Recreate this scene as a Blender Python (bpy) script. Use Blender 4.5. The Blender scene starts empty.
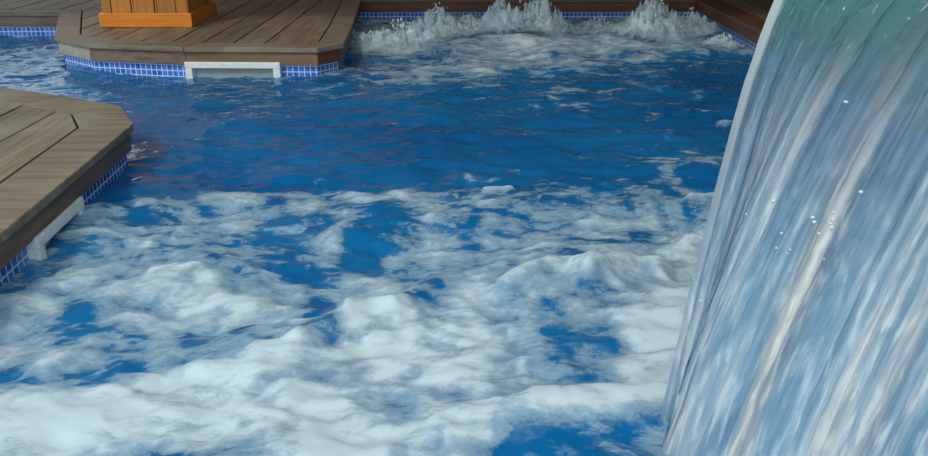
import bpy, math, random
import numpy as np
from mathutils import Vector, Matrix

# ---------------------------------------------------------------- camera, sky, exposure
C = bpy.context.scene
F_PX, PITCH, CAM_H = 850.0, math.atan(338/850.0), 0.754
cam_d = bpy.data.cameras.new('camera'); cam = bpy.data.objects.new('camera', cam_d)
C.collection.objects.link(cam); C.camera = cam
cam_d.sensor_fit = 'HORIZONTAL'; cam_d.sensor_width = 36.0; cam_d.lens = 36.0*F_PX/928
cam_d.clip_start = 0.02
cam.location = (0, 0, CAM_H); cam.rotation_euler = (math.pi/2-PITCH, 0, 0)

w = bpy.data.worlds.new('world'); C.world = w; w.use_nodes = True
nt = w.node_tree; bg = nt.nodes['Background']
bg.inputs['Color'].default_value = (0.82, 0.95, 1.0, 1); bg.inputs['Strength'].default_value = 1.25

sd = bpy.data.lights.new('sun', 'SUN'); sd.energy = 1.0; sd.angle = math.radians(6); sd.color = (1, .95, .86)
sun = bpy.data.objects.new('sun', sd); C.collection.objects.link(sun)
sun.rotation_euler = (math.radians(38), math.radians(-22), 0)     # high, from behind the camera on the left

C.view_settings.view_transform = 'Standard'; C.view_settings.look = 'None'
C.view_settings.gamma = 1; C.view_settings.use_curve_mapping = False
C.view_settings.exposure = 0.0

# ---------------------------------------------------------------- helpers
rng = np.random.RandomState(7); random.seed(3)
cp, sp = math.cos(PITCH), math.sin(PITCH)

def ray(u, v):
    a, b = (u-464)/F_PX, (228-v)/F_PX
    return np.array([a, cp+b*sp, -sp+b*cp])
def P(u, v, z=0.0):                      # where the sight line meets the level plane z
    d = ray(u, v); t = (z-CAM_H)/d[2]
    return np.array([d[0]*t, d[1]*t, z])
def to_px(X, Y, Z):
    dz = Z-CAM_H
    depth = Y*cp - dz*sp; up = Y*sp + dz*cp
    return 464+F_PX*X/depth, 228-F_PX*up/depth

def new_obj(name, verts, faces, mat=None, parent=None, smooth=False):
    me = bpy.data.meshes.new(name)
    me.from_pydata([tuple(map(float, v)) for v in verts], [], [tuple(int(i) for i in f) for f in faces])
    if mat: me.materials.append(mat)
    if smooth: me.polygons.foreach_set('use_smooth', [True]*len(me.polygons))
    me.update()
    o = bpy.data.objects.new(name, me); C.collection.objects.link(o)
    if parent: o.parent = parent
    return o
def tag(o, label=None, cat=None, group=None, kind=None):
    if label: o['label'] = label
    if cat: o['category'] = cat
    if group: o['group'] = group
    if kind: o['kind'] = kind
    return o
def empty(name, loc=(0, 0, 0)):
    o = bpy.data.objects.new(name, None); C.collection.objects.link(o); o.location = loc
    o.empty_display_size = .1
    return o
class MB:
    def __init__(s): s.v = []; s.f = []
    def add(s, vs, fs):
        n = len(s.v); s.v += [tuple(v) for v in vs]; s.f += [tuple(i+n for i in f) for f in fs]
    def prism(s, poly, z0, z1):          # poly of (x, y)
        n = len(poly); A = sum(poly[i][0]*poly[(i+1)%n][1]-poly[(i+1)%n][0]*poly[i][1] for i in range(n))
        if A < 0: poly = poly[::-1]
        vs = [(p[0], p[1], z0) for p in poly]+[(p[0], p[1], z1) for p in poly]
        fs = [tuple(range(n))[::-1], tuple(range(n, 2*n))]+[(i, (i+1)%n, n+(i+1)%n, n+i) for i in range(n)]
        s.add(vs, fs)
    def box(s, x0, x1, y0, y1, z0, z1): s.prism([(x0, y0), (x1, y0), (x1, y1), (x0, y1)], z0, z1)
    def obox(s, o, ax, ay, az):          # corner + three edge vectors
        o, ax, ay, az = map(np.array, (o, ax, ay, az))
        vs = [o, o+ax, o+ax+ay, o+ay, o+az, o+ax+az, o+ax+ay+az, o+ay+az]
        fs = [(3, 2, 1, 0), (4, 5, 6, 7), (0, 1, 5, 4), (1, 2, 6, 5), (2, 3, 7, 6), (3, 0, 4, 7)]
        if np.dot(np.cross(ax, ay), az) < 0: fs = [f[::-1] for f in fs]
        s.add(vs, fs)
    def build(s, name, mat, parent=None, bevel=0, smooth=False):
        # geometry is given in world space; move it under the parent's origin
        off = np.array(parent_world(parent)) if parent else np.zeros(3)
        o = new_obj(name, [np.array(v)-off for v in s.v], s.f, mat, parent, smooth)
        if bevel:
            m = o.modifiers.new('bevel', 'BEVEL'); m.width = bevel; m.segments = 2; m.limit_method = 'ANGLE'
        return o
def parent_world(o):
    p = Vector((0, 0, 0))
    while o: p += o.location; o = o.parent
    return p

# numpy perlin noise
_perm = rng.permutation(512); _g = rng.randn(512, 2); _g /= np.linalg.norm(_g, axis=1)[:, None]
def perlin(x, y):
    xi = np.floor(x).astype(int); yi = np.floor(y).astype(int); xf = x-xi; yf = y-yi
    def g(ix, iy):
        h = _perm[(_perm[ix & 511]+iy) & 511]; return _g[h]
    def fd(t): return t*t*t*(t*(t*6-15)+10)
    r = []
    for dx, dy in ((0, 0), (1, 0), (0, 1), (1, 1)):
        gg = g(xi+dx, yi+dy); r.append(gg[..., 0]*(xf-dx)+gg[..., 1]*(yf-dy))
    a, b = fd(xf), fd(yf)
    return (r[0]*(1-a)+r[1]*a)*(1-b)+(r[2]*(1-a)+r[3]*a)*b
def fbm(x, y, o=4, gain=.5):
    s = 0; a = 1; 
    for i in range(o):
        s = s+a*perlin(x+17.3*i, y-9.1*i); x = x*2.03; y = y*2.03; a *= gain
    return s
def sstep(a, b, x):
    t = np.clip((x-a)/(b-a), 0, 1); return t*t*(3-2*t)

# ---------------------------------------------------------------- materials
def mat(name):
    m = bpy.data.materials.new(name); m.use_nodes = True
    n = m.node_tree.nodes; n.clear(); return m, n, m.node_tree.links
def nd(n, t, **k):
    x = n.new(t)
    for a, b in k.items(): setattr(x, a, b)
    return x
def math_n(n, l, op, a, b=None, clamp=False):
    x = n.new('ShaderNodeMath'); x.operation = op; x.use_clamp = clamp
    for i, q in enumerate((a, b)):
        if q is None: continue
        if isinstance(q, (int, float)): x.inputs[i].default_value = q
        else: l.new(q, x.inputs[i])
    return x.outputs[0]
def ramp(n, l, fac, stops):
    r = n.new('ShaderNodeValToRGB'); e = r.color_ramp.elements
    while len(e) < len(stops): e.new(.5)
    for i, (p, c) in enumerate(stops):
        e[i].position = p; e[i].color = tuple(c)+(1,) if len(c) == 3 else c
    l.new(fac, r.inputs[0]); return r.outputs[0]

def wood(name, c1, c2, axis='Y', rough=.6, plank=None, off=0.0, patina=None, dirt=.5):
    """weathered boards: grain stretched along the axis, tone changes from board to board"""
    m, n, l = mat(name)
    tc = nd(n, 'ShaderNodeTexCoord'); geo = nd(n, 'ShaderNodeNewGeometry')
    mp = nd(n, 'ShaderNodeMapping'); l.new(geo.outputs['Position'], mp.inputs[0])
    mp.inputs['Scale'].default_value = {'Y': (60, 4, 60), 'X': (4, 60, 60), 'Z': (60, 60, 4)}[axis]
    nz = nd(n, 'ShaderNodeTexNoise'); nz.inputs['Scale'].default_value = 1; nz.inputs['Detail'].default_value = 6
    l.new(mp.outputs[0], nz.inputs['Vector'])
    base = ramp(n, l, nz.outputs[0], [(.3, c1), (.7, c2)])
    big = nd(n, 'ShaderNodeTexNoise'); big.inputs['Scale'].default_value = 3.5; big.inputs['Detail'].default_value = 4
    l.new(geo.outputs['Position'], big.inputs['Vector'])
    isl = geo.outputs['Random Per Island']
    var = math_n(n, l, 'ADD', math_n(n, l, 'MULTIPLY', isl, .45), math_n(n, l, 'MULTIPLY', big.outputs[0], dirt))
    var = math_n(n, l, 'ADD', var, .55)
    mx = nd(n, 'ShaderNodeMix', data_type='RGBA', blend_type='MULTIPLY'); mx.inputs[0].default_value = 1
    l.new(base, mx.inputs[6]); l.new(var, mx.inputs[7])
    col = mx.outputs[2]
    if patina:
        m2 = nd(n, 'ShaderNodeMix', data_type='RGBA'); l.new(math_n(n, l, 'MULTIPLY', sst(n, l, big.outputs[0], .5, .7), .6), m2.inputs[0])
        l.new(col, m2.inputs[6]); m2.inputs[7].default_value = tuple(patina)+(1,); col = m2.outputs[2]
    b = nd(n, 'ShaderNodeBsdfPrincipled'); l.new(col, b.inputs['Base Color']); b.inputs['Roughness'].default_value = rough
    bp = nd(n, 'ShaderNodeBump'); bp.inputs['Strength'].default_value = .25; bp.inputs['Distance'].default_value = .002
    l.new(nz.outputs[0], bp.inputs['Height']); l.new(bp.outputs[0], b.inputs['Normal'])
    o = nd(n, 'ShaderNodeOutputMaterial'); l.new(b.outputs[0], o.inputs[0])
    return m
def sst(n, l, v, a, b):
    mr = nd(n, 'ShaderNodeMapRange', interpolation_type='SMOOTHSTEP'); l.new(v, mr.inputs[0])
    mr.inputs[1].default_value = a; mr.inputs[2].default_value = b; return mr.outputs[0]
def plain(name, c, rough=.5, metal=0, spec=.5):
    m, n, l = mat(name); b = nd(n, 'ShaderNodeBsdfPrincipled')
    nz = nd(n, 'ShaderNodeTexNoise'); nz.inputs['Scale'].default_value = 14
    col = ramp(n, l, nz.outputs[0], [(.3, [x*.9 for x in c]), (.7, [min(1, x*1.06) for x in c])])
    l.new(col, b.inputs['Base Color']); b.inputs['Roughness'].default_value = rough; b.inputs['Metallic'].default_value = metal
    o = nd(n, 'ShaderNodeOutputMaterial'); l.new(b.outputs[0], o.inputs[0]); return m

M = {}
M['deck'] = wood('weathered_deck', (.13, .098, .064), (.28, .215, .14), 'Y', .62, patina=(.26, .23, .18))
M['deck_x'] = wood('weathered_border', (.15, .112, .074), (.29, .225, .15), 'X', .62, patina=(.28, .25, .20))
M['fascia'] = wood('fascia_wood', (.16, .105, .068), (.30, .205, .14), 'X', .6, dirt=.3)
M['pale'] = wood('pale_board', (.34, .30, .23), (.55, .50, .41), 'X', .6, dirt=.3)  # lighter tone for one facet of the back deck edge
M['tan'] = wood('reddish_tan_board', (.20, .11, .06), (.33, .19, .11), 'X', .5, dirt=.3)
M['fascia_dark'] = wood('dark_fascia_wood', (.10, .062, .035), (.21, .135, .08), 'Y', .5, dirt=.6)  # darker brown tone for the near deck's edge boards
M['red_wood'] = wood('red_wood', (.10, .032, .018), (.21, .07, .035), 'X', .42)
M['red_wood_y'] = wood('red_wood_y', (.085, .04, .022), (.17, .075, .04), 'Y', .5)
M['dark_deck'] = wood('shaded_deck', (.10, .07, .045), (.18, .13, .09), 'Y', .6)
M['orange'] = wood('varnished_pine', (.46, .17, .025), (.62, .26, .05), 'Z', .32, dirt=.25)
M['orange_x'] = wood('varnished_pine_board', (.80, .23, .015), (.95, .32, .03), 'X', .32, dirt=.25)
M['added_ceiling'] = wood('ceiling_boards', (.16, .085, .05), (.24, .13, .08), 'Y', .5)
M['backwall'] = wood('back_wall_boards', (.13, .08, .06), (.2, .12, .09), 'Z', .6)
M['terracotta'] = plain('reflection_terracotta', (.85, .30, .22), .8)  # made-up wall colour, chosen for mauve reflections in the water
M['white'] = plain('white_plastic', (.80, .83, .80), .35)
M['flap'] = plain('grey_plastic', (.33, .38, .36), .4)
M['steel'] = plain('brushed_steel', (.6, .6, .6), .25, 1)
M['groove'] = plain('dark_gap', (.02, .014, .01), .9)

def mosaic():
    m, n, l = mat('blue_mosaic'); uv = nd(n, 'ShaderNodeUVMap'); sx = nd(n, 'ShaderNodeSeparateXYZ')
    l.new(uv.outputs[0], sx.inputs[0]); S = .0255
    def edge(o):
        f = math_n(n, l, 'FRACT', math_n(n, l, 'DIVIDE', o, S))
        return math_n(n, l, 'ABSOLUTE', math_n(n, l, 'SUBTRACT', f, .5))
    e = math_n(n, l, 'MAXIMUM', edge(sx.outputs[0]), edge(sx.outputs[1]))
    g = sst(n, l, e, .40, .445)
    cell = nd(n, 'ShaderNodeCombineXYZ')
    for i in (0, 1): l.new(math_n(n, l, 'FLOOR', math_n(n, l, 'DIVIDE', sx.outputs[i], S)), cell.inputs[i])
    wn = nd(n, 'ShaderNodeTexWhiteNoise'); l.new(cell.outputs[0], wn.inputs[0])
    col = ramp(n, l, wn.outputs[0], [(0, (.02, .11, .50)), (1, (.07, .24, .78))])
    mx = nd(n, 'ShaderNodeMix', data_type='RGBA'); l.new(g, mx.inputs[0]); l.new(col, mx.inputs[6])
    mx.inputs[7].default_value = (.62, .74, .82, 1)
    b = nd(n, 'ShaderNodeBsdfPrincipled'); l.new(mx.outputs[2], b.inputs['Base Color'])
    l.new(math_n(n, l, 'ADD', math_n(n, l, 'MULTIPLY', g, .4), .2), b.inputs['Roughness'])
    o = nd(n, 'ShaderNodeOutputMaterial'); l.new(b.outputs[0], o.inputs[0]); return m
M['mosaic'] = mosaic()

def water():
    m, n, l = mat('pool_water'); geo = nd(n, 'ShaderNodeNewGeometry')
    mp = nd(n, 'ShaderNodeMapping'); l.new(geo.outputs['Position'], mp.inputs[0]); mp.inputs['Scale'].default_value = (1, 1.3, 0)
    a = nd(n, 'ShaderNodeTexNoise'); a.inputs['Scale'].default_value = 8; a.inputs['Detail'].default_value = 3.5; a.inputs['Distortion'].default_value = .9
    l.new(mp.outputs[0], a.inputs[0])
    bp = nd(n, 'ShaderNodeBump'); bp.inputs['Strength'].default_value = 1; bp.inputs['Distance'].default_value = .009
    l.new(a.outputs[0], bp.inputs['Height'])
    v = nd(n, 'ShaderNodeTexNoise'); v.inputs['Scale'].default_value = 1.6; v.inputs['Detail'].default_value = 3; l.new(mp.outputs[0], v.inputs[0])
    col = ramp(n, l, v.outputs[0], [(.3, (.003, .13, .36)), (.7, (.010, .215, .51))])
    d = nd(n, 'ShaderNodeBsdfDiffuse'); l.new(col, d.inputs[0])
    t = nd(n, 'ShaderNodeBsdfTransparent'); t.inputs[0].default_value = (.25, .62, .85, 1)
    mx = nd(n, 'ShaderNodeMixShader'); mx.inputs[0].default_value = .25; l.new(d.outputs[0], mx.inputs[1]); l.new(t.outputs[0], mx.inputs[2])
    g = nd(n, 'ShaderNodeBsdfGlossy'); g.inputs['Roughness'].default_value = .07; l.new(bp.outputs[0], g.inputs['Normal'])
    fr = nd(n, 'ShaderNodeFresnel'); fr.inputs[0].default_value = 1.33; l.new(bp.outputs[0], fr.inputs['Normal'])
    m2 = nd(n, 'ShaderNodeMixShader'); l.new(fr.outputs[0], m2.inputs[0]); l.new(mx.outputs[0], m2.inputs[1]); l.new(g.outputs[0], m2.inputs[2])
    o = nd(n, 'ShaderNodeOutputMaterial'); l.new(m2.outputs[0], o.inputs[0]); return m
M['water'] = water()

def foam(name, white=(.73, .87, .90), thin=(.22, .48, .60), fine=1.0):
    """froth: its cover per point is the attribute 'cover', broken up by fine bubbles noise"""
    m, n, l = mat(name); at = nd(n, 'ShaderNodeAttribute'); at.attribute_name = 'cover'
    geo = nd(n, 'ShaderNodeNewGeometry'); mp = nd(n, 'ShaderNodeMapping'); l.new(geo.outputs['Position'], mp.inputs[0]); mp.inputs['Scale'].default_value = (1, 1.9, 1)
    a = nd(n, 'ShaderNodeTexNoise'); a.inputs['Scale'].default_value = 20*fine; a.inputs['Detail'].default_value = 6; a.inputs['Distortion'].default_value = 1.2
    l.new(mp.outputs[0], a.inputs[0])
    c = math_n(n, l, 'ADD', at.outputs['Fac'], math_n(n, l, 'MULTIPLY', math_n(n, l, 'SUBTRACT', a.outputs[0], .5), .8))
    a2 = nd(n, 'ShaderNodeTexNoise'); a2.inputs['Scale'].default_value = 62*fine; a2.inputs['Detail'].default_value = 4; a2.inputs['Distortion'].default_value = 1.5
    l.new(mp.outputs[0], a2.inputs[0]); c = math_n(n, l, 'ADD', c, math_n(n, l, 'MULTIPLY', math_n(n, l, 'SUBTRACT', a2.outputs[0], .5), .45))
    al = ramp(n, l, math_n(n, l, 'MULTIPLY', c, .8), [(.10, (0, 0, 0)), (.28, (.42, .42, .42)), (.50, (.58, .58, .58)), (.92, (.98, .98, .98))])
    col = ramp(n, l, al, [(0, thin), (.85, white)])
    d = nd(n, 'ShaderNodeBsdfDiffuse'); l.new(col, d.inputs[0])
    tl = nd(n, 'ShaderNodeBsdfTranslucent'); l.new(col, tl.inputs[0])
    ms = nd(n, 'ShaderNodeMixShader'); ms.inputs[0].default_value = .25; l.new(d.outputs[0], ms.inputs[1]); l.new(tl.outputs[0], ms.inputs[2])
    bp = nd(n, 'ShaderNodeBump'); bp.inputs['Strength'].default_value = .25; bp.inputs['Distance'].default_value = .006
    l.new(a.outputs[0], bp.inputs['Height']); l.new(bp.outputs[0], d.inputs['Normal'])
    t = nd(n, 'ShaderNodeBsdfTransparent'); mx = nd(n, 'ShaderNodeMixShader')
    l.new(al, mx.inputs[0]); l.new(t.outputs[0], mx.inputs[1]); l.new(ms.outputs[0], mx.inputs[2])
    o = nd(n, 'ShaderNodeOutputMaterial'); l.new(mx.outputs[0], o.inputs[0]); return m
M['foam'] = foam('white_froth')
M['jet'] = foam('churning_froth', (.76, .88, .91), (.30, .52, .62), .9)

def fall():
    m, n, l = mat('falling_water'); uv = nd(n, 'ShaderNodeUVMap'); sx = nd(n, 'ShaderNodeSeparateXYZ'); l.new(uv.outputs[0], sx.inputs[0])
    def streak(su, sv, det=4, off=0):
        mp = nd(n, 'ShaderNodeMapping'); mp.inputs['Scale'].default_value = (su, sv, 1); mp.inputs['Location'].default_value = (off, off, 0)
        l.new(uv.outputs[0], mp.inputs[0])
        x = nd(n, 'ShaderNodeTexNoise'); x.inputs['Scale'].default_value = 1; x.inputs['Detail'].default_value = det; x.inputs['Distortion'].default_value = .3
        l.new(mp.outputs[0], x.inputs[0]); return x.outputs[0]
    a = streak(30, .8, 3); b = streak(70, 1.0, 3, 5); c = streak(15, .8, 2, 9); w_ = streak(62, 17, 6, 3); hz = streak(12, 5, 5, 21)
    T = sx.outputs[1]
    aer = math_n(n, l, 'ADD', math_n(n, l, 'MULTIPLY', sst(n, l, a, .38, .70), .62), math_n(n, l, 'MULTIPLY', sst(n, l, b, .40, .76), .28))
    aer = math_n(n, l, 'MULTIPLY', aer, sst(n, l, T, .34, .62))
    aer = math_n(n, l, 'ADD', aer, math_n(n, l, 'MULTIPLY', sst(n, l, w_, .45, .72), math_n(n, l, 'MULTIPLY', sst(n, l, T, .40, .9), .68)))
    aer = math_n(n, l, 'ADD', aer, math_n(n, l, 'MULTIPLY', sst(n, l, hz, .40, .66), math_n(n, l, 'MULTIPLY', sst(n, l, T, .55, 1.0), .45)))
    rim = math_n(n, l, 'SUBTRACT', 1.0, sst(n, l, sx.outputs[0], .006, .034))
    aer = math_n(n, l, 'MAXIMUM', aer, math_n(n, l, 'MULTIPLY', rim, math_n(n, l, 'SUBTRACT', .95, math_n(n, l, 'MULTIPLY', T, .6))), clamp=True)
    body = ramp(n, l, T, [(.32, (.12, .32, .33)), (.55, (.16, .26, .38)), (1, (.30, .55, .80))])
    b2 = nd(n, 'ShaderNodeMix', data_type='RGBA'); l.new(math_n(n, l, 'MULTIPLY', sst(n, l, c, .5, .7), .5), b2.inputs[0]); l.new(body, b2.inputs[6]); b2.inputs[7].default_value = (.22, .20, .25, 1)
    whi = ramp(n, l, c, [(.35, (.62, .78, .90)), (.62, (.98, .94, .86))])
    mc = nd(n, 'ShaderNodeMix', data_type='RGBA'); l.new(aer, mc.inputs[0]); l.new(b2.outputs[2], mc.inputs[6]); l.new(whi, mc.inputs[7])
    d = nd(n, 'ShaderNodeBsdfDiffuse'); l.new(mc.outputs[2], d.inputs[0])
    tl = nd(n, 'ShaderNodeBsdfTranslucent'); l.new(mc.outputs[2], tl.inputs[0])
    ms = nd(n, 'ShaderNodeMixShader'); ms.inputs[0].default_value = .3; l.new(d.outputs[0], ms.inputs[1]); l.new(tl.outputs[0], ms.inputs[2])
    t = nd(n, 'ShaderNodeBsdfTransparent'); t.inputs[0].default_value = (.75, .93, .96, 1)
    mx = nd(n, 'ShaderNodeMixShader'); l.new(math_n(n, l, 'ADD', math_n(n, l, 'MULTIPLY', aer, .35), .5, clamp=True), mx.inputs[0]); l.new(t.outputs[0], mx.inputs[1]); l.new(ms.outputs[0], mx.inputs[2])
    bp = nd(n, 'ShaderNodeBump'); bp.inputs['Strength'].default_value = .4; bp.inputs['Distance'].default_value = .004
    l.new(math_n(n, l, 'ADD', a, math_n(n, l, 'MULTIPLY', w_, .3)), bp.inputs['Height'])
    g = nd(n, 'ShaderNodeBsdfGlossy'); g.inputs['Roughness'].default_value = .12; l.new(bp.outputs[0], g.inputs['Normal'])
    fr = nd(n, 'ShaderNodeFresnel'); fr.inputs[0].default_value = 1.33; l.new(bp.outputs[0], fr.inputs['Normal'])
    m2 = nd(n, 'ShaderNodeMixShader'); l.new(fr.outputs[0], m2.inputs[0]); l.new(mx.outputs[0], m2.inputs[1]); l.new(g.outputs[0], m2.inputs[2])
    o = nd(n, 'ShaderNodeOutputMaterial'); l.new(m2.outputs[0], o.inputs[0]); return m
M['fall'] = fall()
def dropmat():
    m, n, l = mat('drop_and_glint'); b = nd(n, 'ShaderNodeBsdfPrincipled'); b.inputs['Base Color'].default_value = (.75, .83, .87, 1)
    b.inputs['Roughness'].default_value = .08; b.inputs['Alpha'].default_value = .8
    o = nd(n, 'ShaderNodeOutputMaterial'); l.new(b.outputs[0], o.inputs[0]); return m
M['drop'] = dropmat()  # pale drops; on the waterfall they stand in for sun glints

# ---------------------------------------------------------------- plan of the place (top of the decking is ZT above the water)
ZT, ZF = .128, .051          # top of the decks, underside of their edge boards
def pl(u, v, z=ZT-.022): return tuple(P(u, v, z)[:2])
near_edge = [pl(0, 88, ZT), pl(57, 96, ZT), pl(116, 106, ZT), pl(128.5, 124, ZT), pl(0, 229, ZT)]      # left deck: far side, corner, pool side
d0 = np.array(near_edge[4])-np.array(near_edge[3])
near_edge.append(tuple(np.array(near_edge[4])+d0*1.6))
e0 = np.array(near_edge[0])-np.array(near_edge[1])
near_edge.insert(0, tuple(np.array(near_edge[0])+e0*5))
YB = 12.0
far_y = P(530, 2.5, ZT-.022)[1]
bB = pl(63, 16); LX = -5.2
back_edge = [(LX, bB[1]), bB, pl(57.5, 41), pl(89, 48), pl(185, 51.8), pl(317.6, 52.5), pl(341, 48), pl(350, 30), (pl(360, 2)[0], far_y)]
far_edge = [back_edge[-1], (P(697, 2.5, ZT-.022)[0], far_y)]
rA = np.array(far_edge[1]); rB = np.array(pl(752, 30)); rdir = (rB-rA)/abs(rB[1]-rA[1])
right_edge = [tuple(rA), tuple(rA+rdir*(rA[1]+.9))]

def offset(poly, d):         # shift an open polyline to its left by d with mitred corners
    p = [np.array(q) for q in poly]; out = []
    for i in range(len(p)):
        ns = []
        for a, b in ((i-1, i), (i, i+1)):
            if a < 0 or b >= len(p): continue
            t = (p[b]-p[a])/np.linalg.norm(p[b]-p[a]); ns.append(np.array([-t[1], t[0]]))
        nn = sum(ns); nn = nn/np.linalg.norm(nn)
        out.append(tuple(p[i]+nn*d/max(.35, np.dot(nn, ns[0]))))
    return out
def clip(poly, ax, val, keep_less):
    out = []
    for i in range(len(poly)):
        a, b = poly[i], poly[(i+1) % len(poly)]
        ia = (a[ax] <= val) == keep_less; ib = (b[ax] <= val) == keep_less
        if ia: out.append(a)
        if ia != ib:
            t = (val-a[ax])/(b[ax]-a[ax]); out.append((a[0]+(b[0]-a[0])*t, a[1]+(b[1]-a[1])*t))
    return out
def planks(inner, width, gap, axis=0, shift=0.0):
    mb = MB(); lo = min(p[axis] for p in inner); hi = max(p[axis] for p in inner); x = lo-shift
    while x < hi:
        end = x+width if (axis or x+width < hi-.17) else hi+.01
        q = clip(clip(inner, axis, x+gap, False), axis, end, True)
        if len(q) >= 3:
            A = abs(sum(q[i][0]*q[(i+1)%len(q)][1]-q[(i+1)%len(q)][0]*q[i][1] for i in range(len(q))))/2
            if A > .0005: mb.prism(q, ZT-.022, ZT-.001+random.uniform(-.001, .001))
        x = end
    return mb

def deck(edge, side, back_pts, label, m_plank, m_border, m_fascia, bw=.135, pw=.14, axis=0, shift=0.0, ext=0, fas_m=None):
    """edge: pool side polyline; side=+1 when the decking lies to its left; back_pts close the outline"""
    root = empty('wooden_deck', (sum(p[0] for p in edge)/len(edge), sum(p[1] for p in edge)/len(edge), 0))
    tag(root, label, 'deck')
    inner_line = offset(edge, side*bw)
    inner = inner_line+back_pts
    planks([tuple(p) for p in inner], pw, .007, axis, shift).build('planks', m_plank, root, .002)
    sub = MB(); sub.prism([tuple(p) for p in offset(edge, side*.04)+back_pts], ZT-.06, ZT-.024); sub.build('joist', M['groove'], root)
    e_ = [np.array(p) for p in edge]
    if ext: e_[0] = e_[0]-(e_[1]-e_[0])/np.linalg.norm(e_[1]-e_[0])*ext; e_[-1] = e_[-1]+(e_[-1]-e_[-2])/np.linalg.norm(e_[-1]-e_[-2])*ext
    edge = [tuple(p) for p in e_]
    lip = offset(edge, -side*.012); inl = offset(edge, side*(bw-.007))
    for i in range(len(edge)-1):
        a, b, c_, d_ = np.array(lip[i]), np.array(lip[i+1]), np.array(inl[i+1]), np.array(inl[i])
        e = (b-a)/np.linalg.norm(b-a)*.0012
        mb = MB(); mb.prism([tuple(a+e), tuple(b-e), tuple(c_-e), tuple(d_+e)], ZT-.022, ZT)
        mb.build('border_board', m_border, root, .003)
    fo = edge; fi = offset(edge, side*.025)
    for i in range(len(edge)-1):
        a, b, c_, d_ = map(np.array, (fo[i], fo[i+1], fi[i+1], fi[i]))
        e = (b-a)/np.linalg.norm(b-a)*.0012
        mb = MB(); mb.prism([tuple(a+e), tuple(b-e), tuple(c_-e), tuple(d_+e)], ZF, ZT-.0225)
        mb.build('edge_board', (fas_m or {}).get(i, m_fascia), root, .002)
    return root

def tile_wall(name, line, side, z0=-1.1):
    """mosaic pool wall under the decking, set back a little from its edge boards"""
    ln, ln2 = line; vs = []; fs = []; uvs = []; s = 0
    for i, p in enumerate(ln):
        if i: s += math.dist(ln[i-1], p)
        vs += [(p[0], p[1], z0), (p[0], p[1], ZF-.001)]; uvs += [(s, z0), (s, ZF+.0065)]
    for i in range(len(ln)-1): fs.append((2*i, 2*i+2, 2*i+3, 2*i+1))
    k = len(vs)
    for p in ln2: vs += [(p[0], p[1], z0), (p[0], p[1], ZF-.001)]; uvs += [(.0127, .0127), (.0127, .0127)]
    for i in range(len(ln)-1):
        fs.append((k+2*i, k+2*i+1, k+2*i+3, k+2*i+2)); fs.append((2*i+1, 2*i+3, k+2*i+3, k+2*i+1))
    o = new_obj(name, vs, fs, M['mosaic']); uvl = o.data.uv_layers.new(name='UVMap')
    for lp in o.data.loops: uvl.data[lp.index].uv = uvs[lp.vertex_index]
    return tag(o, kind='structure')

# ---------------------------------------------------------------- structure: basin; added out of view: terrace walls, ceiling
fl = new_obj('floor', [(-5.4, -1.5, -1.1), (2.4, -1.5, -1.1), (2.4, 7.2, -1.1), (-5.4, 7.2, -1.1)], [(0, 1, 2, 3)], M['mosaic'])
uvl = fl.data.uv_layers.new(name='UVMap')
for lp in fl.data.loops:
    co = fl.data.vertices[lp.vertex_index].co; uvl.data[lp.index].uv = (co.x, co.y)
tag(fl, kind='structure')
tile_wall('wall_left', (offset(near_edge, -.018), offset(near_edge, -.068)), -1)
full = back_edge+[far_edge[1], right_edge[1]]; fa, fb = offset(full, .018), offset(full, .068); nb = len(back_edge)
tile_wall('wall_back_left', (fa[:nb], fb[:nb]), 1)
tile_wall('wall_back', (fa[nb-1:nb+1], fb[nb-1:nb+1]), 1)
tile_wall('wall_right', (fa[nb:], fb[nb:]), 1)
mb = MB(); mb.box(-3.7, -.5, 9.4, 9.5, 0, 2.6); tag(mb.build('added_reflection_wall', M['terracotta']), kind='structure')  # unseen wall made up so the water reflects mauve on the left
mb = MB(); mb.box(-.5, 3.0, 9.4, 9.5, 0, 2.6); tag(mb.build('added_terrace_wall_back', M['backwall']), kind='structure')  # unseen wall added to give the water something dark to reflect
mb = MB()
x = -5.5
while x < 2.95: mb.box(x+.004, x+.14, 2.6, 9.5, 2.6, 2.64); x += .14
mb.box(-5.5, 3, 2.6, 9.5, 2.64, 2.7); mb.box(1.3, 3, -1.5, 2.6, 2.6, 2.7)  # unseen roof added to shade the far end; right wing shades the column
tag(mb.build('added_ceiling', M['added_ceiling']), kind='structure')
mb = MB()
mb.box(2.9, 3.0, -1.5, 9.4, 0, 2.6); tag(mb.build('added_terrace_wall_right', M['backwall']), kind='structure')  # unseen wall added to block light from the right

# ---------------------------------------------------------------- decks
near_back = [(near_edge[-1][0]-3.6, near_edge[-1][1]), (near_edge[0][0], near_edge[-1][1])]
near_back = [(near_edge[0][0], near_edge[-1][1])]
deck(near_edge, -1, near_back, 'weathered brown wooden deck corner at the left edge, nearest the camera', M['deck'], M['deck_x'], M['fascia_dark'], shift=.05)
deck(back_edge, 1, [(back_edge[-1][0]-.003, far_y+.004), (back_edge[-1][0]-.003, 9.4), (LX, 9.4)], 'grey-brown wooden deck jutting into the pool under the orange wooden column', M['deck'], M['deck_x'], M['fascia'],
     shift=.02, bw=.105, ext=.0, fas_m={2: M['pale'], 4: M['tan'], 6: M['red_wood_y'], 7: M['red_wood_y'], 5: M['red_wood']})
deck(far_edge, 1, [(far_edge[1][0], 9.4), (far_edge[0][0], 9.4)], 'dark wooden deck strip with reddish edge board along the far end of the pool', M['dark_deck'], M['dark_deck'], M['red_wood'], axis=1, ext=.03)
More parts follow.
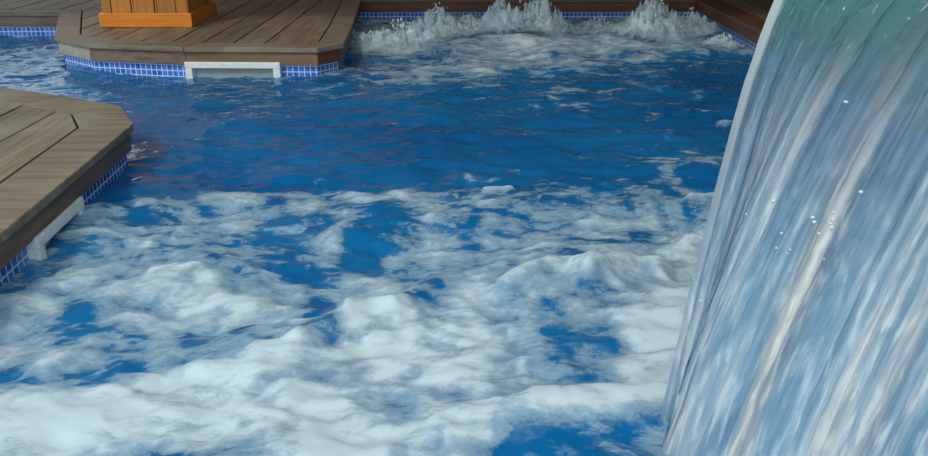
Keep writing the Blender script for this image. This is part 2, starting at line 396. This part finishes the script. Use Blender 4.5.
deck(right_edge, 1, [(2.8, right_edge[1][1]), (2.8, 9.4), (far_edge[1][0], 9.4)][0:2]+[(far_edge[1][0]+.14, 9.4)], 'dark brown wooden deck running along the right side of the pool', M['dark_deck'], M['red_wood_y'], M['red_wood_y'])

# ---------------------------------------------------------------- wooden column on the back deck
c0 = P(100, 27.5, ZT); c1 = P(192.5, 27.5, ZT); cw = c1[0]-c0[0]; cx, cy = (c0[0]+c1[0])/2, c0[1]+cw/2
col = tag(empty('wooden_column', (cx, cy, ZT)), 'orange varnished wooden column with panelled sides standing on the back deck', 'column')
ph = .068; h = cw/2
mb = MB(); mb.box(cx-h, cx+h, cy-h, cy+h, ZT, ZT+ph)
mb.build('plinth', M['orange_x'], col, .004)
bi = .018
mb = MB(); mb.box(cx-h+bi+.006, cx+h-bi-.006, cy-h+bi+.006, cy+h-bi-.006, ZT+ph, 2.6); mb.build('core', M['groove'], col)
wid = [.045, .10, .012, .105, .012, .095, .06]; sc_ = (2*(h-bi))/sum(wid)
for face in range(4):
    ang = face*math.pi/2; ca, sa = math.cos(ang), math.sin(ang); pos = -(h-bi)
    mb = MB()
    for i, q in enumerate(wid):
        q *= sc_; r = h-bi; dep = .008 if q > .03 else .004
        if i in (0, 6): dep = .010
        o = np.array([pos+.002, -r-(dep-.008), 0]); ax = np.array([q-.004, 0, 0]); ay = np.array([0, dep, 0])
        rot = lambda v: np.array([v[0]*ca-v[1]*sa, v[0]*sa+v[1]*ca, 0])
        mb.obox(np.array([cx, cy, ZT+ph])+rot(o), rot(ax), rot(ay), np.array([0, 0, 2.6-ZT-ph]))
        pos += q
    mb.build('panelling', M['orange'], col, .0015)

# ---------------------------------------------------------------- skimmers (white frames in the mosaic)
def skimmer(a, b, ztop, label, inward):
    """a, b: ends of the frame on the water line, world xy; inward: unit vector into the wall"""
    a = np.array([a[0], a[1], 0.]); b = np.array([b[0], b[1], 0.]); L = np.linalg.norm(b-a); t = (b-a)/L
    n_ = -np.array([inward[0], inward[1], 0.]); up = np.array([0, 0, 1.])
    root = tag(empty('pool_skimmer', tuple((a+b)/2)), label, 'pool skimmer')
    zb = -.10; th = .032; dp = .030
    mb = MB(); o = a-n_*.004
    mb.obox(o+up*(ztop-.027), t*L, n_*dp, up*.027)
    mb.obox(o+up*zb, t*th, n_*dp, up*(ztop-.027-zb)); mb.obox(o+t*(L-th)+up*zb, t*th, n_*dp, up*(ztop-.027-zb))
    mb.obox(o+up*(zb-.03), t*L, n_*dp, up*.03)
    mb.build('frame', M['white'], root, .003)
    mb = MB(); mb.obox(a+t*(th+.003)+up*(zb+.01)-n_*.003, t*(L-2*th-.006), n_*.004, up*(ztop-.034-zb))
    mb.build('weir_flap', M['flap'], root, .002)
    return root
bl = offset(back_edge, .018)
pa, pb = np.array(bl[4]), np.array(bl[5]); tt = (pb-pa)/np.linalg.norm(pb-pa); inw = np.array([-tt[1], tt[0]])
def on_line(u, v, p, t):                 # point of the wall line seen at column u
    d = ray(u, v); A = np.array([[d[0], -t[0]], [d[1], -t[1]]]); k = np.linalg.solve(A, p); return p+t*k[1]
skimmer(on_line(187.5, 75, pa, tt), on_line(282, 75, pa, tt), ZF+.012, 'white skimmer frame with grey flap in the back deck wall below the column', inw)
nl = offset(near_edge, -.018)
pa, pb = np.array(nl[-2]), np.array(nl[4]); pb = np.array(nl[4]); pa = np.array(nl[5])
tt = (pb-pa)/np.linalg.norm(pb-pa); inw2 = np.array([-tt[1], tt[0]])
skimmer(on_line(27, 250, pa, tt), on_line(75, 210, pa, tt), ZF+.004, 'white skimmer frame in the wall of the left deck nearest the camera', inw2)

# ---------------------------------------------------------------- water surface and froth
COLS = np.arange(0, 760, 40)
G = {
 2:  "0 0 0 0 0 0 0 0 0 5 5 6 5 6 5 5 6 5 3",
 20: "0 0 0 0 0 0 0 0 2 5 5 7 6 7 5 5 7 6 4",
 30: "0 0 0 0 0 0 0 0 4 6 7 6 5 7 6 6 7 6 4",
 40: "0 0 0 0 0 0 0 0 5 6 8 5 6 9 7 7 7 7 5",
 50: "1 1 1 1 0 0 0 1 3 6 7 6 6 8 7 7 7 6 5",
 60: "2 2 1 1 0 0 1 1 5 3 4 4 6 6 6 4 5 4 2",
 70: "3 2 1 1 1 1 1 2 5 4 5 6 6 4 5 4 3 2 1",
 80: "2 1 1 1 2 2 2 3 3 3 4 5 4 2 2 2 1 1 1",
 92: "1 0 0 1 1 1 1 2 2 3 2 3 2 1 4 3 1 2 2",
 105:"0 0 0 0 1 1 1 2 2 1 1 1 1 2 3 2 2 2 1",
 120:"0 0 0 0 1 2 1 1 1 1 1 1 1 0 1 2 1 1 2",
 140:"0 0 0 0 0 1 1 1 0 0 1 0 0 0 1 1 1 1 1",
 160:"0 0 0 0 0 0 0 0 0 0 0 0 1 0 1 2 2 4 4",
 175:"0 0 0 0 0 0 0 0 0 0 0 1 1 2 2 2 2 2 3",
 186:"0 0 0 0 0 0 1 1 2 2 2 2 3 2 3 2 3 3 3",
 200:"0 0 1 2 4 5 6 5 5 5 6 4 5 4 3 4 4 5 6",
 220:"0 0 5 4 4 4 6 3 4 3 3 4 4 5 5 5 5 4 5",
 240:"3 3 5 5 5 5 4 4 5 2 4 5 4 5 5 5 4 7 6",
 260:"5 5 4 5 6 4 4 3 4 2 5 5 5 6 6 5 5 7 7",
 280:"5 6 6 4 7 8 4 3 4 5 5 6 6 5 6 5 5 8 8",
 300:"5 6 5 6 8 7 7 5 5 5 6 3 6 4 5 5 7 9 9",
 320:"6 5 3 6 5 7 7 6 3 7 7 6 7 5 5 6 9 9 9",
 340:"6 6 3 4 6 3 5 5 4 8 8 8 8 6 3 3 9 9 9",
 360:"7 7 4 5 6 5 6 7 6 7 8 8 8 6 3 4 9 9 9",
 380:"4 3 3 5 9 9 9 8 6 7 7 9 8 6 5 5 9 9 8",
 400:"8 8 8 9 8 8 9 7 9 8 6 6 8 6 7 9 9 9 9",
 420:"9 9 9 9 8 8 9 8 9 8 5 8 8 9 9 7 4 4 4",
 440:"9 9 8 8 8 7 8 8 9 8 8 9 8 4 3 3 3 4 4",
 460:"8 8 5 6 3 6 5 8 9 8 8 6 4 2 3 3 3 4 5",
 520:"7 7 6 6 5 6 6 7 8 8 7 6 5 4 4 5 5 5 5"}
GR = np.array(sorted(G)); GV = np.array([[float(q) for q in G[k].split()] for k in GR])/9.
def cover_map(X, Y):
    """how much froth lies at a place of the water surface, measured on the level water plane"""
    u, v = to_px(X, Y, 0*X)
    wob = 9*np.clip((v-60)/140, .25, 1)
    u = u+wob*2.2*fbm(X*5, Y*5, 3); v = v+wob*fbm(X*5+40, Y*5+9, 3)
    fi = np.clip(u/40, 0, len(COLS)-1.001); i = fi.astype(int); a = fi-i; a = a*a*(3-2*a)
    j = np.clip(np.searchsorted(GR, v)-1, 0, len(GR)-2); b = np.clip((v-GR[j])/(GR[j+1]-GR[j]), 0, 1); b = b*b*(3-2*b)
    val = (GV[j, i]*(1-a)+GV[j, i+1]*a)*(1-b)+(GV[j+1, i]*(1-a)+GV[j+1, i+1]*a)*b
    return val
def dist_line(X, Y, pts):
    best = np.full(X.shape, 9.)
    for (x0, y0), (x1, y1) in zip(pts[:-1], pts[1:]):
        dx, dy = x1-x0, y1-y0; t = np.clip(((X-x0)*dx+(Y-y0)*dy)/(dx*dx+dy*dy), 0, 1)
        best = np.minimum(best, np.hypot(X-x0-t*dx, Y-y0-t*dy))
    return best
def W2(*pts): return [tuple(P(u, v)[:2]) for u, v in pts]
CRESTS = [(W2((505, 296), (535, 284), (562, 274), (585, 280)), .028, .035), (W2((585, 286), (612, 274), (632, 269), (655, 271)), .026, .032),
          (W2((440, 440), (520, 424), (600, 412), (665, 404)), .030, .05), (W2((300, 350), (330, 336), (345, 322)), .02, .03),
          (W2((395, 318), (420, 300), (436, 290)), .02, .025), (W2((60, 222), (110, 214), (230, 204)), .014, .04),
          (W2((270, 345), (320, 330), (370, 320)), .012, .05), (W2((690, 206), (712, 202)), .022, .02), (W2((684, 246), (706, 246)), .025, .02),
          (W2((485, 197), (510, 195)), .007, .014), (W2((440, 52), (500, 40), (560, 52)), .03, .12), (W2((580, 48), (640, 56), (700, 54)), .03, .1)]
def height(X, Y):
    u, v = to_px(X, Y, 0*X); back = sstep(4.2, 5.2, Y)*sstep(-1.1, -.4, X); near = sstep(2.6, 1.6, Y)
    hgt = (.020+.018*back+.010*near)*fbm(X*2.6, Y*3.6, 3, .5)
    hgt = hgt+(.0075+.010*back+.003*near)*(1-2*np.abs(fbm(X*7, Y*11, 3, .5)))
    for pts, a, wd in CRESTS: hgt = hgt+a*np.exp(-(dist_line(X, Y, pts)/wd)**2)
    return hgt-.006
def lumps(X, Y, cov):
    return sstep(.35, .95, cov)*(.003+.014*np.abs(fbm(X*5+3, Y*6, 2, .5)))

def in_poly(X, Y, poly):
    r = np.zeros(X.shape, bool); n = len(poly)
    for i in range(n):
        x0, y0 = poly[i]; x1, y1 = poly[(i+1) % n]
        if y0 == y1: continue
        r ^= ((y0 > Y) != (y1 > Y)) & (X < (x1-x0)*(Y-y0)/(y1-y0)+x0)
    return r
solid = [offset(near_edge, -.03)+near_back, offset(back_edge, .03)+[(back_edge[-1][0], 9.4), (LX, 9.4)]]
def grid_surface(name, xs, ys, zfun, matr, keep=None, attr=None, parent=None):
    X, Y = np.meshgrid(xs, ys); Z = zfun(X, Y); nx, ny = len(xs), len(ys)
    idx = np.arange(nx*ny).reshape(ny, nx)
    f = np.stack([idx[:-1, :-1], idx[:-1, 1:], idx[1:, 1:], idx[1:, :-1]], -1).reshape(-1, 4)
    fx = (X[:-1, :-1]+X[1:, 1:])/2; fy = (Y[:-1, :-1]+Y[1:, 1:])/2
    bad = np.zeros(fx.shape, bool)
    for s_ in solid: bad |= in_poly(fx, fy, s_)
    xr = rA[0]+rdir[0]*(rA[1]-fy); bad |= fx > xr+.02
    bad |= fy > far_y+.02
    ok = ~bad
    if keep is not None: kp = keep(X, Y); ok &= (kp[:-1, :-1] | kp[1:, 1:] | kp[:-1, 1:] | kp[1:, :-1])
    f = f[ok.reshape(-1)]
    used = np.unique(f); remap = np.full(nx*ny, -1); remap[used] = np.arange(len(used)); f = remap[f]
    co = np.stack([X.ravel(), Y.ravel(), Z.ravel()], -1)[used]
    me = bpy.data.meshes.new(name); me.vertices.add(len(co)); me.vertices.foreach_set('co', co.astype(np.float32).ravel())
    me.loops.add(len(f)*4); me.loops.foreach_set('vertex_index', f.astype(np.int32).ravel())
    me.polygons.add(len(f)); me.polygons.foreach_set('loop_start', np.arange(0, len(f)*4, 4, dtype=np.int32))
    me.update(calc_edges=True); me.materials.append(matr); me.polygons.foreach_set('use_smooth', [True]*len(f))
    if attr is not None:
        a = me.attributes.new('cover', 'FLOAT', 'POINT'); a.data.foreach_set('value', attr(X, Y).ravel()[used].astype(np.float32))
    o = bpy.data.objects.new(name, me); C.collection.objects.link(o)
    if parent: o.parent = parent
    return o
def spaced(a, b, s0, s1):
    out = [a]
    while out[-1] < b: out.append(out[-1]+s0+(s1-s0)*(out[-1]-a)/(b-a))
    return np.array(out)
ys = spaced(-.8, far_y+.03, .012, .02)
water_o = grid_surface('pool_water', np.arange(-5.1, 1.9, .016), ys, height, M['water'])
tag(water_o, 'clear blue rippling pool water filling the basin between the decks', 'water', kind='stuff')

def cover(X, Y):
    c = cover_map(X, Y)
    wx = .10*fbm(X*3.2+5, Y*3.2, 3); wy = .10*fbm(X*3.2+50, Y*3.2+7, 3)
    n1 = fbm((X+wx)*8, (Y+wy)*13, 5, .6)
    n2 = 1-2*np.abs(fbm((X+wx*1.4)*9+3, (Y+wy*1.4)*13, 4, .5))
    u, v = to_px(X, Y, 0*X)
    edge = (c*1.6-.44)*np.where(Y > 3.1, .88, 1)+.66*n1+.16*(n2-.4)
    cr = 0
    for pts, a, wd in CRESTS[:3]+CRESTS[7:10]: cr = np.maximum(cr, np.exp(-(dist_line(X, Y, pts)/(wd*.8))**2))
    return np.clip(np.maximum(edge, cr*.95)*sstep(0.0, .12, c+cr), 0, 1.3)
near_f = grid_surface('pool_foam', np.arange(-1.5, 1.15, .0075), np.arange(.55, 3.1, .008), lambda X, Y: height(X, Y)+.003+lumps(X, Y, cover(X, Y)), M['foam'],
                      keep=lambda X, Y: cover(X, Y) > .08, attr=cover)
tag(near_f, 'white swirling foam spread over the near half of the pool', 'foam', kind='stuff')
far_f = grid_surface('pool_foam', np.arange(-2.4, 1.7, .011), np.arange(3.1, far_y+.01, .013), lambda X, Y: height(X, Y)+.003+lumps(X, Y, cover(X, Y)), M['foam'],
                     keep=lambda X, Y: cover(X, Y) > .08, attr=cover)
tag(far_f, 'thin greyish foam churned up at the far end of the pool', 'foam', kind='stuff')

# bubbling jets at the far end
def ico(mb, c, r, st=(1, 1, 1)):
    t = (1+5**.5)/2
    vs = [(-1, t, 0), (1, t, 0), (-1, -t, 0), (1, -t, 0), (0, -1, t), (0, 1, t), (0, -1, -t), (0, 1, -t), (t, 0, -1), (t, 0, 1), (-t, 0, -1), (-t, 0, 1)]
    fs = [(0, 11, 5), (0, 5, 1), (0, 1, 7), (0, 7, 10), (0, 10, 11), (1, 5, 9), (5, 11, 4), (11, 10, 2), (10, 7, 6), (7, 1, 8), (3, 9, 4), (3, 4, 2), (3, 2, 6), (3, 6, 8), (3, 8, 9), (4, 9, 5), (2, 4, 11), (6, 2, 10), (8, 6, 7), (9, 8, 1)]
    mb.add([(c[0]+v[0]*r*st[0]/1.9, c[1]+v[1]*r*st[1]/1.9, c[2]+v[2]*r*st[2]/1.9) for v in vs], fs)
JETS = [(378, 44, .17, .21, .07, 'low rounded mound of foam bubbling beside the corner of the back deck'),
        (402, 46, .19, .22, .11, 'grey-white foam mound just right of the low mound by the back deck'),
        (436, 34, .18, .2, .14, 'pointed foam peak in front of the left half of the far wall'),
        (500, 32, .13, .18, .17, 'narrow foam peak left of the highest splash'),
        (537, 33, .20, .2, .18, 'highest splash with droplets flying above the far wall'),
        (468, 32, .13, .16, .09, 'small rounded foam mound left of the narrow foam peak at the far end'),
        (722, 44, .10, .12, .05, 'lowest foam hump against the right wall beside the falling water'),
        (352, 40, .10, .16, .05, 'lowest foam hump touching the side of the back deck'),
        (598, 30, .17, .16, .07, 'low foam hump between the two largest splashes'),
        (652, 36, .20, .22, .19, 'broad foam splash at the far right end of the pool'),
        (690, 32, .15, .16, .10, 'small foam peak nearest the far right corner of the pool')]
for k, (u, v, rx, ry, H, lab) in enumerate(JETS):
    H *= .88; rx *= 1.2; c = P(u, v+4); root = tag(empty('foam_jet', (c[0], c[1], 0)), lab, 'water jet', 'bubbling jets at the far end')
    nr, na = 46, 110; vs = []; cv = []
    for i in range(nr+1):
        q = i/nr
        for j in range(na):
            th = 2*math.pi*j/na; x = math.cos(th)*q*rx*1.25; y = math.sin(th)*q*ry*1.25; vs.append((x, y)); cv.append(q)
    xy = np.array(vs); q = np.array(cv); X = xy[:, 0]+c[0]; Y = xy[:, 1]+c[1]
    prof = np.exp(-(q*1.55)**2.6)
    sp1 = np.abs(fbm(X*9+k*7, Y*9, 4, .6)); sp2 = np.maximum(0, fbm(X*26+k*3, Y*22, 3, .6))
    hh = H*prof*(.6+.9*sp1)+H*.6*sp2*prof
    xs_ = xy[:, 0]+.02*fbm(X*20, Y*20+4, 2)*prof; ys_ = xy[:, 1]
    z = height(X, Y)+.004+hh-.02*sstep(.8, 1, q)
    fs = [(i*na+j, i*na+(j+1) % na, (i+1)*na+(j+1) % na, (i+1)*na+j) for i in range(nr) for j in range(na)]
    fs = [f[::-1] for f in fs]
    o = new_obj('froth', np.stack([xs_, ys_, z], -1), fs, M['jet'], root, True)
    a = o.data.attributes.new('cover', 'FLOAT', 'POINT')
    a.data.foreach_set('value', np.clip((1-sstep(.45, 1, q))*(.68+.5*fbm(X*8, Y*8+3, 3)), 0, 1).astype(np.float32))
    mb = MB(); nd_ = int(40+H*500)
    for _ in range(nd_):
        r = abs(random.gauss(0, .38)); th = random.uniform(0, 6.28); x = math.cos(th)*r*rx; y = math.sin(th)*r*ry
        top = H*math.exp(-(r*1.7)**2)
        zz = top*random.uniform(.8, 1.15)+abs(random.gauss(0, .22))*H
        ico(mb, (c[0]+x, c[1]+y, zz+.01), random.uniform(.002, .0055), (1, 1, random.uniform(1, 2.2)))
    tag(mb.build('spray_and_glints', M['drop'], root, smooth=True), kind='stuff')

# ---------------------------------------------------------------- waterfall
def at_depth(u, v, dep): d = ray(u, v); return np.array([0, 0, CAM_H])+d*dep
L0 = at_depth(812, -52, 1.06); R0 = at_depth(1500, -64, .80)
wf = tag(empty('waterfall', tuple(L0)), 'broad translucent sheet of falling water in the right foreground', 'waterfall')
NS, NT = 420, 200; S, T = np.meshgrid(np.linspace(0, 1, NS), np.linspace(0, 1, NT))
drop = (L0[2]+.02); tt_ = T*math.sqrt(2*drop/9.8)
vx = -(.36+.42*sstep(0, .3, S)); vy = -.05-.1*S
lip = L0[None, None, :]*(1-S[..., None])+R0[None, None, :]*S[..., None]
X = lip[..., 0]+vx*tt_; Y = lip[..., 1]+vy*tt_; Z = lip[..., 2]-4.9*tt_**2
Z = np.maximum(Z, -.03)
rel = .007*fbm(S*25, T*1.6, 3, .5)+.002*fbm(S*80, T*2, 2)+.003*fbm(S*70, T*22, 3)
rel = rel*sstep(.02, .35, T)*sstep(0, .03, S)
rim = np.exp(-((S-.010)/.009)**2)*.006
X = X+.003*fbm(S*11, T*5, 3)*sstep(.1, .6, T)
th = (.004+.003*np.abs(fbm(S*36+8, T*2, 2))+rim)*sstep(-.0005, .008, S)+.0002
Yf = Y-rel-th; Yb = Y-rel+th
n_ = NS*NT; idx = np.arange(n_).reshape(NT, NS)
q = np.stack([idx[:-1, :-1], idx[1:, :-1], idx[1:, 1:], idx[:-1, 1:]], -1).reshape(-1, 4)
qb = q[:, ::-1]+n_
side = [(idx[i, 0], idx[i, 0]+n_, idx[i+1, 0]+n_, idx[i+1, 0]) for i in range(NT-1)]+[(idx[i+1, -1], idx[i+1, -1]+n_, idx[i, -1]+n_, idx[i, -1]) for i in range(NT-1)]
co = np.concatenate([np.stack([X, Yf, Z], -1).reshape(-1, 3), np.stack([X, Yb, Z], -1).reshape(-1, 3)])-L0
sheet = new_obj('water_sheet', co, list(q)+list(qb)+side, M['fall'], wf, True)
uvl = sheet.data.uv_layers.new(name='UVMap'); uvv = np.stack([np.tile(S.ravel(), 2), np.tile(T.ravel(), 2)], -1)
li = np.empty(len(sheet.data.loops), np.int32); sheet.data.loops.foreach_get('vertex_index', li)
uvl.data.foreach_set('uv', uvv[li].astype(np.float32).ravel())
# sun glints on the sheet, put in as small pale drops
mb = MB(); SU, SV = to_px(X.ravel(), Yf.ravel(), Z.ravel())
for (u, v) in [(845, 100), (780, 234), (776, 246), (787, 252), (789, 249), (823, 257), (812, 216), (814, 220), (833, 212), (832, 218), (830, 222), (773, 200), (860, 190), (745, 215), (832, 225), (818, 232), (846, 102), (700, 300)]:
    k = np.argmin((SU-u)**2+(SV-v)**2)
    ico(mb, (X.ravel()[k], Yf.ravel()[k]-.002, Z.ravel()[k]), random.uniform(.0012, .0028), (1.2, 1, 1))
tag(mb.build('spray_and_glints', M['drop'], wf, smooth=True), kind='stuff')

# steel spout that feeds it, just above the frame
sp_ = tag(empty('water_spout', tuple(R0)), 'flat brushed steel spout pouring the waterfall', 'spout')
mb = MB(); ax = (R0-L0); out = np.array([.30, .10, .05])
mb.obox(L0+np.array([-.004, 0, -.012]), ax, out, np.array([0, 0, .006])); mb.obox(L0+np.array([-.004, 0, .006]), ax, out, np.array([0, 0, .006]))
mb.obox(L0-ax*.01+np.array([-.004, 0, -.012]), ax*.01, out, np.array([0, 0, .024])); mb.obox(R0+np.array([-.004, 0, -.012]), ax*.01, out, np.array([0, 0, .024]))
mb.build('nozzle', M['steel'], sp_, .001)
mb = MB(); pm = R0+out; mb.box(pm[0]-.06, pm[0]+.12, pm[1]-.05, pm[1]+.12, ZT, pm[2]+.0)
mb.build('riser', M['steel'], sp_, .01)
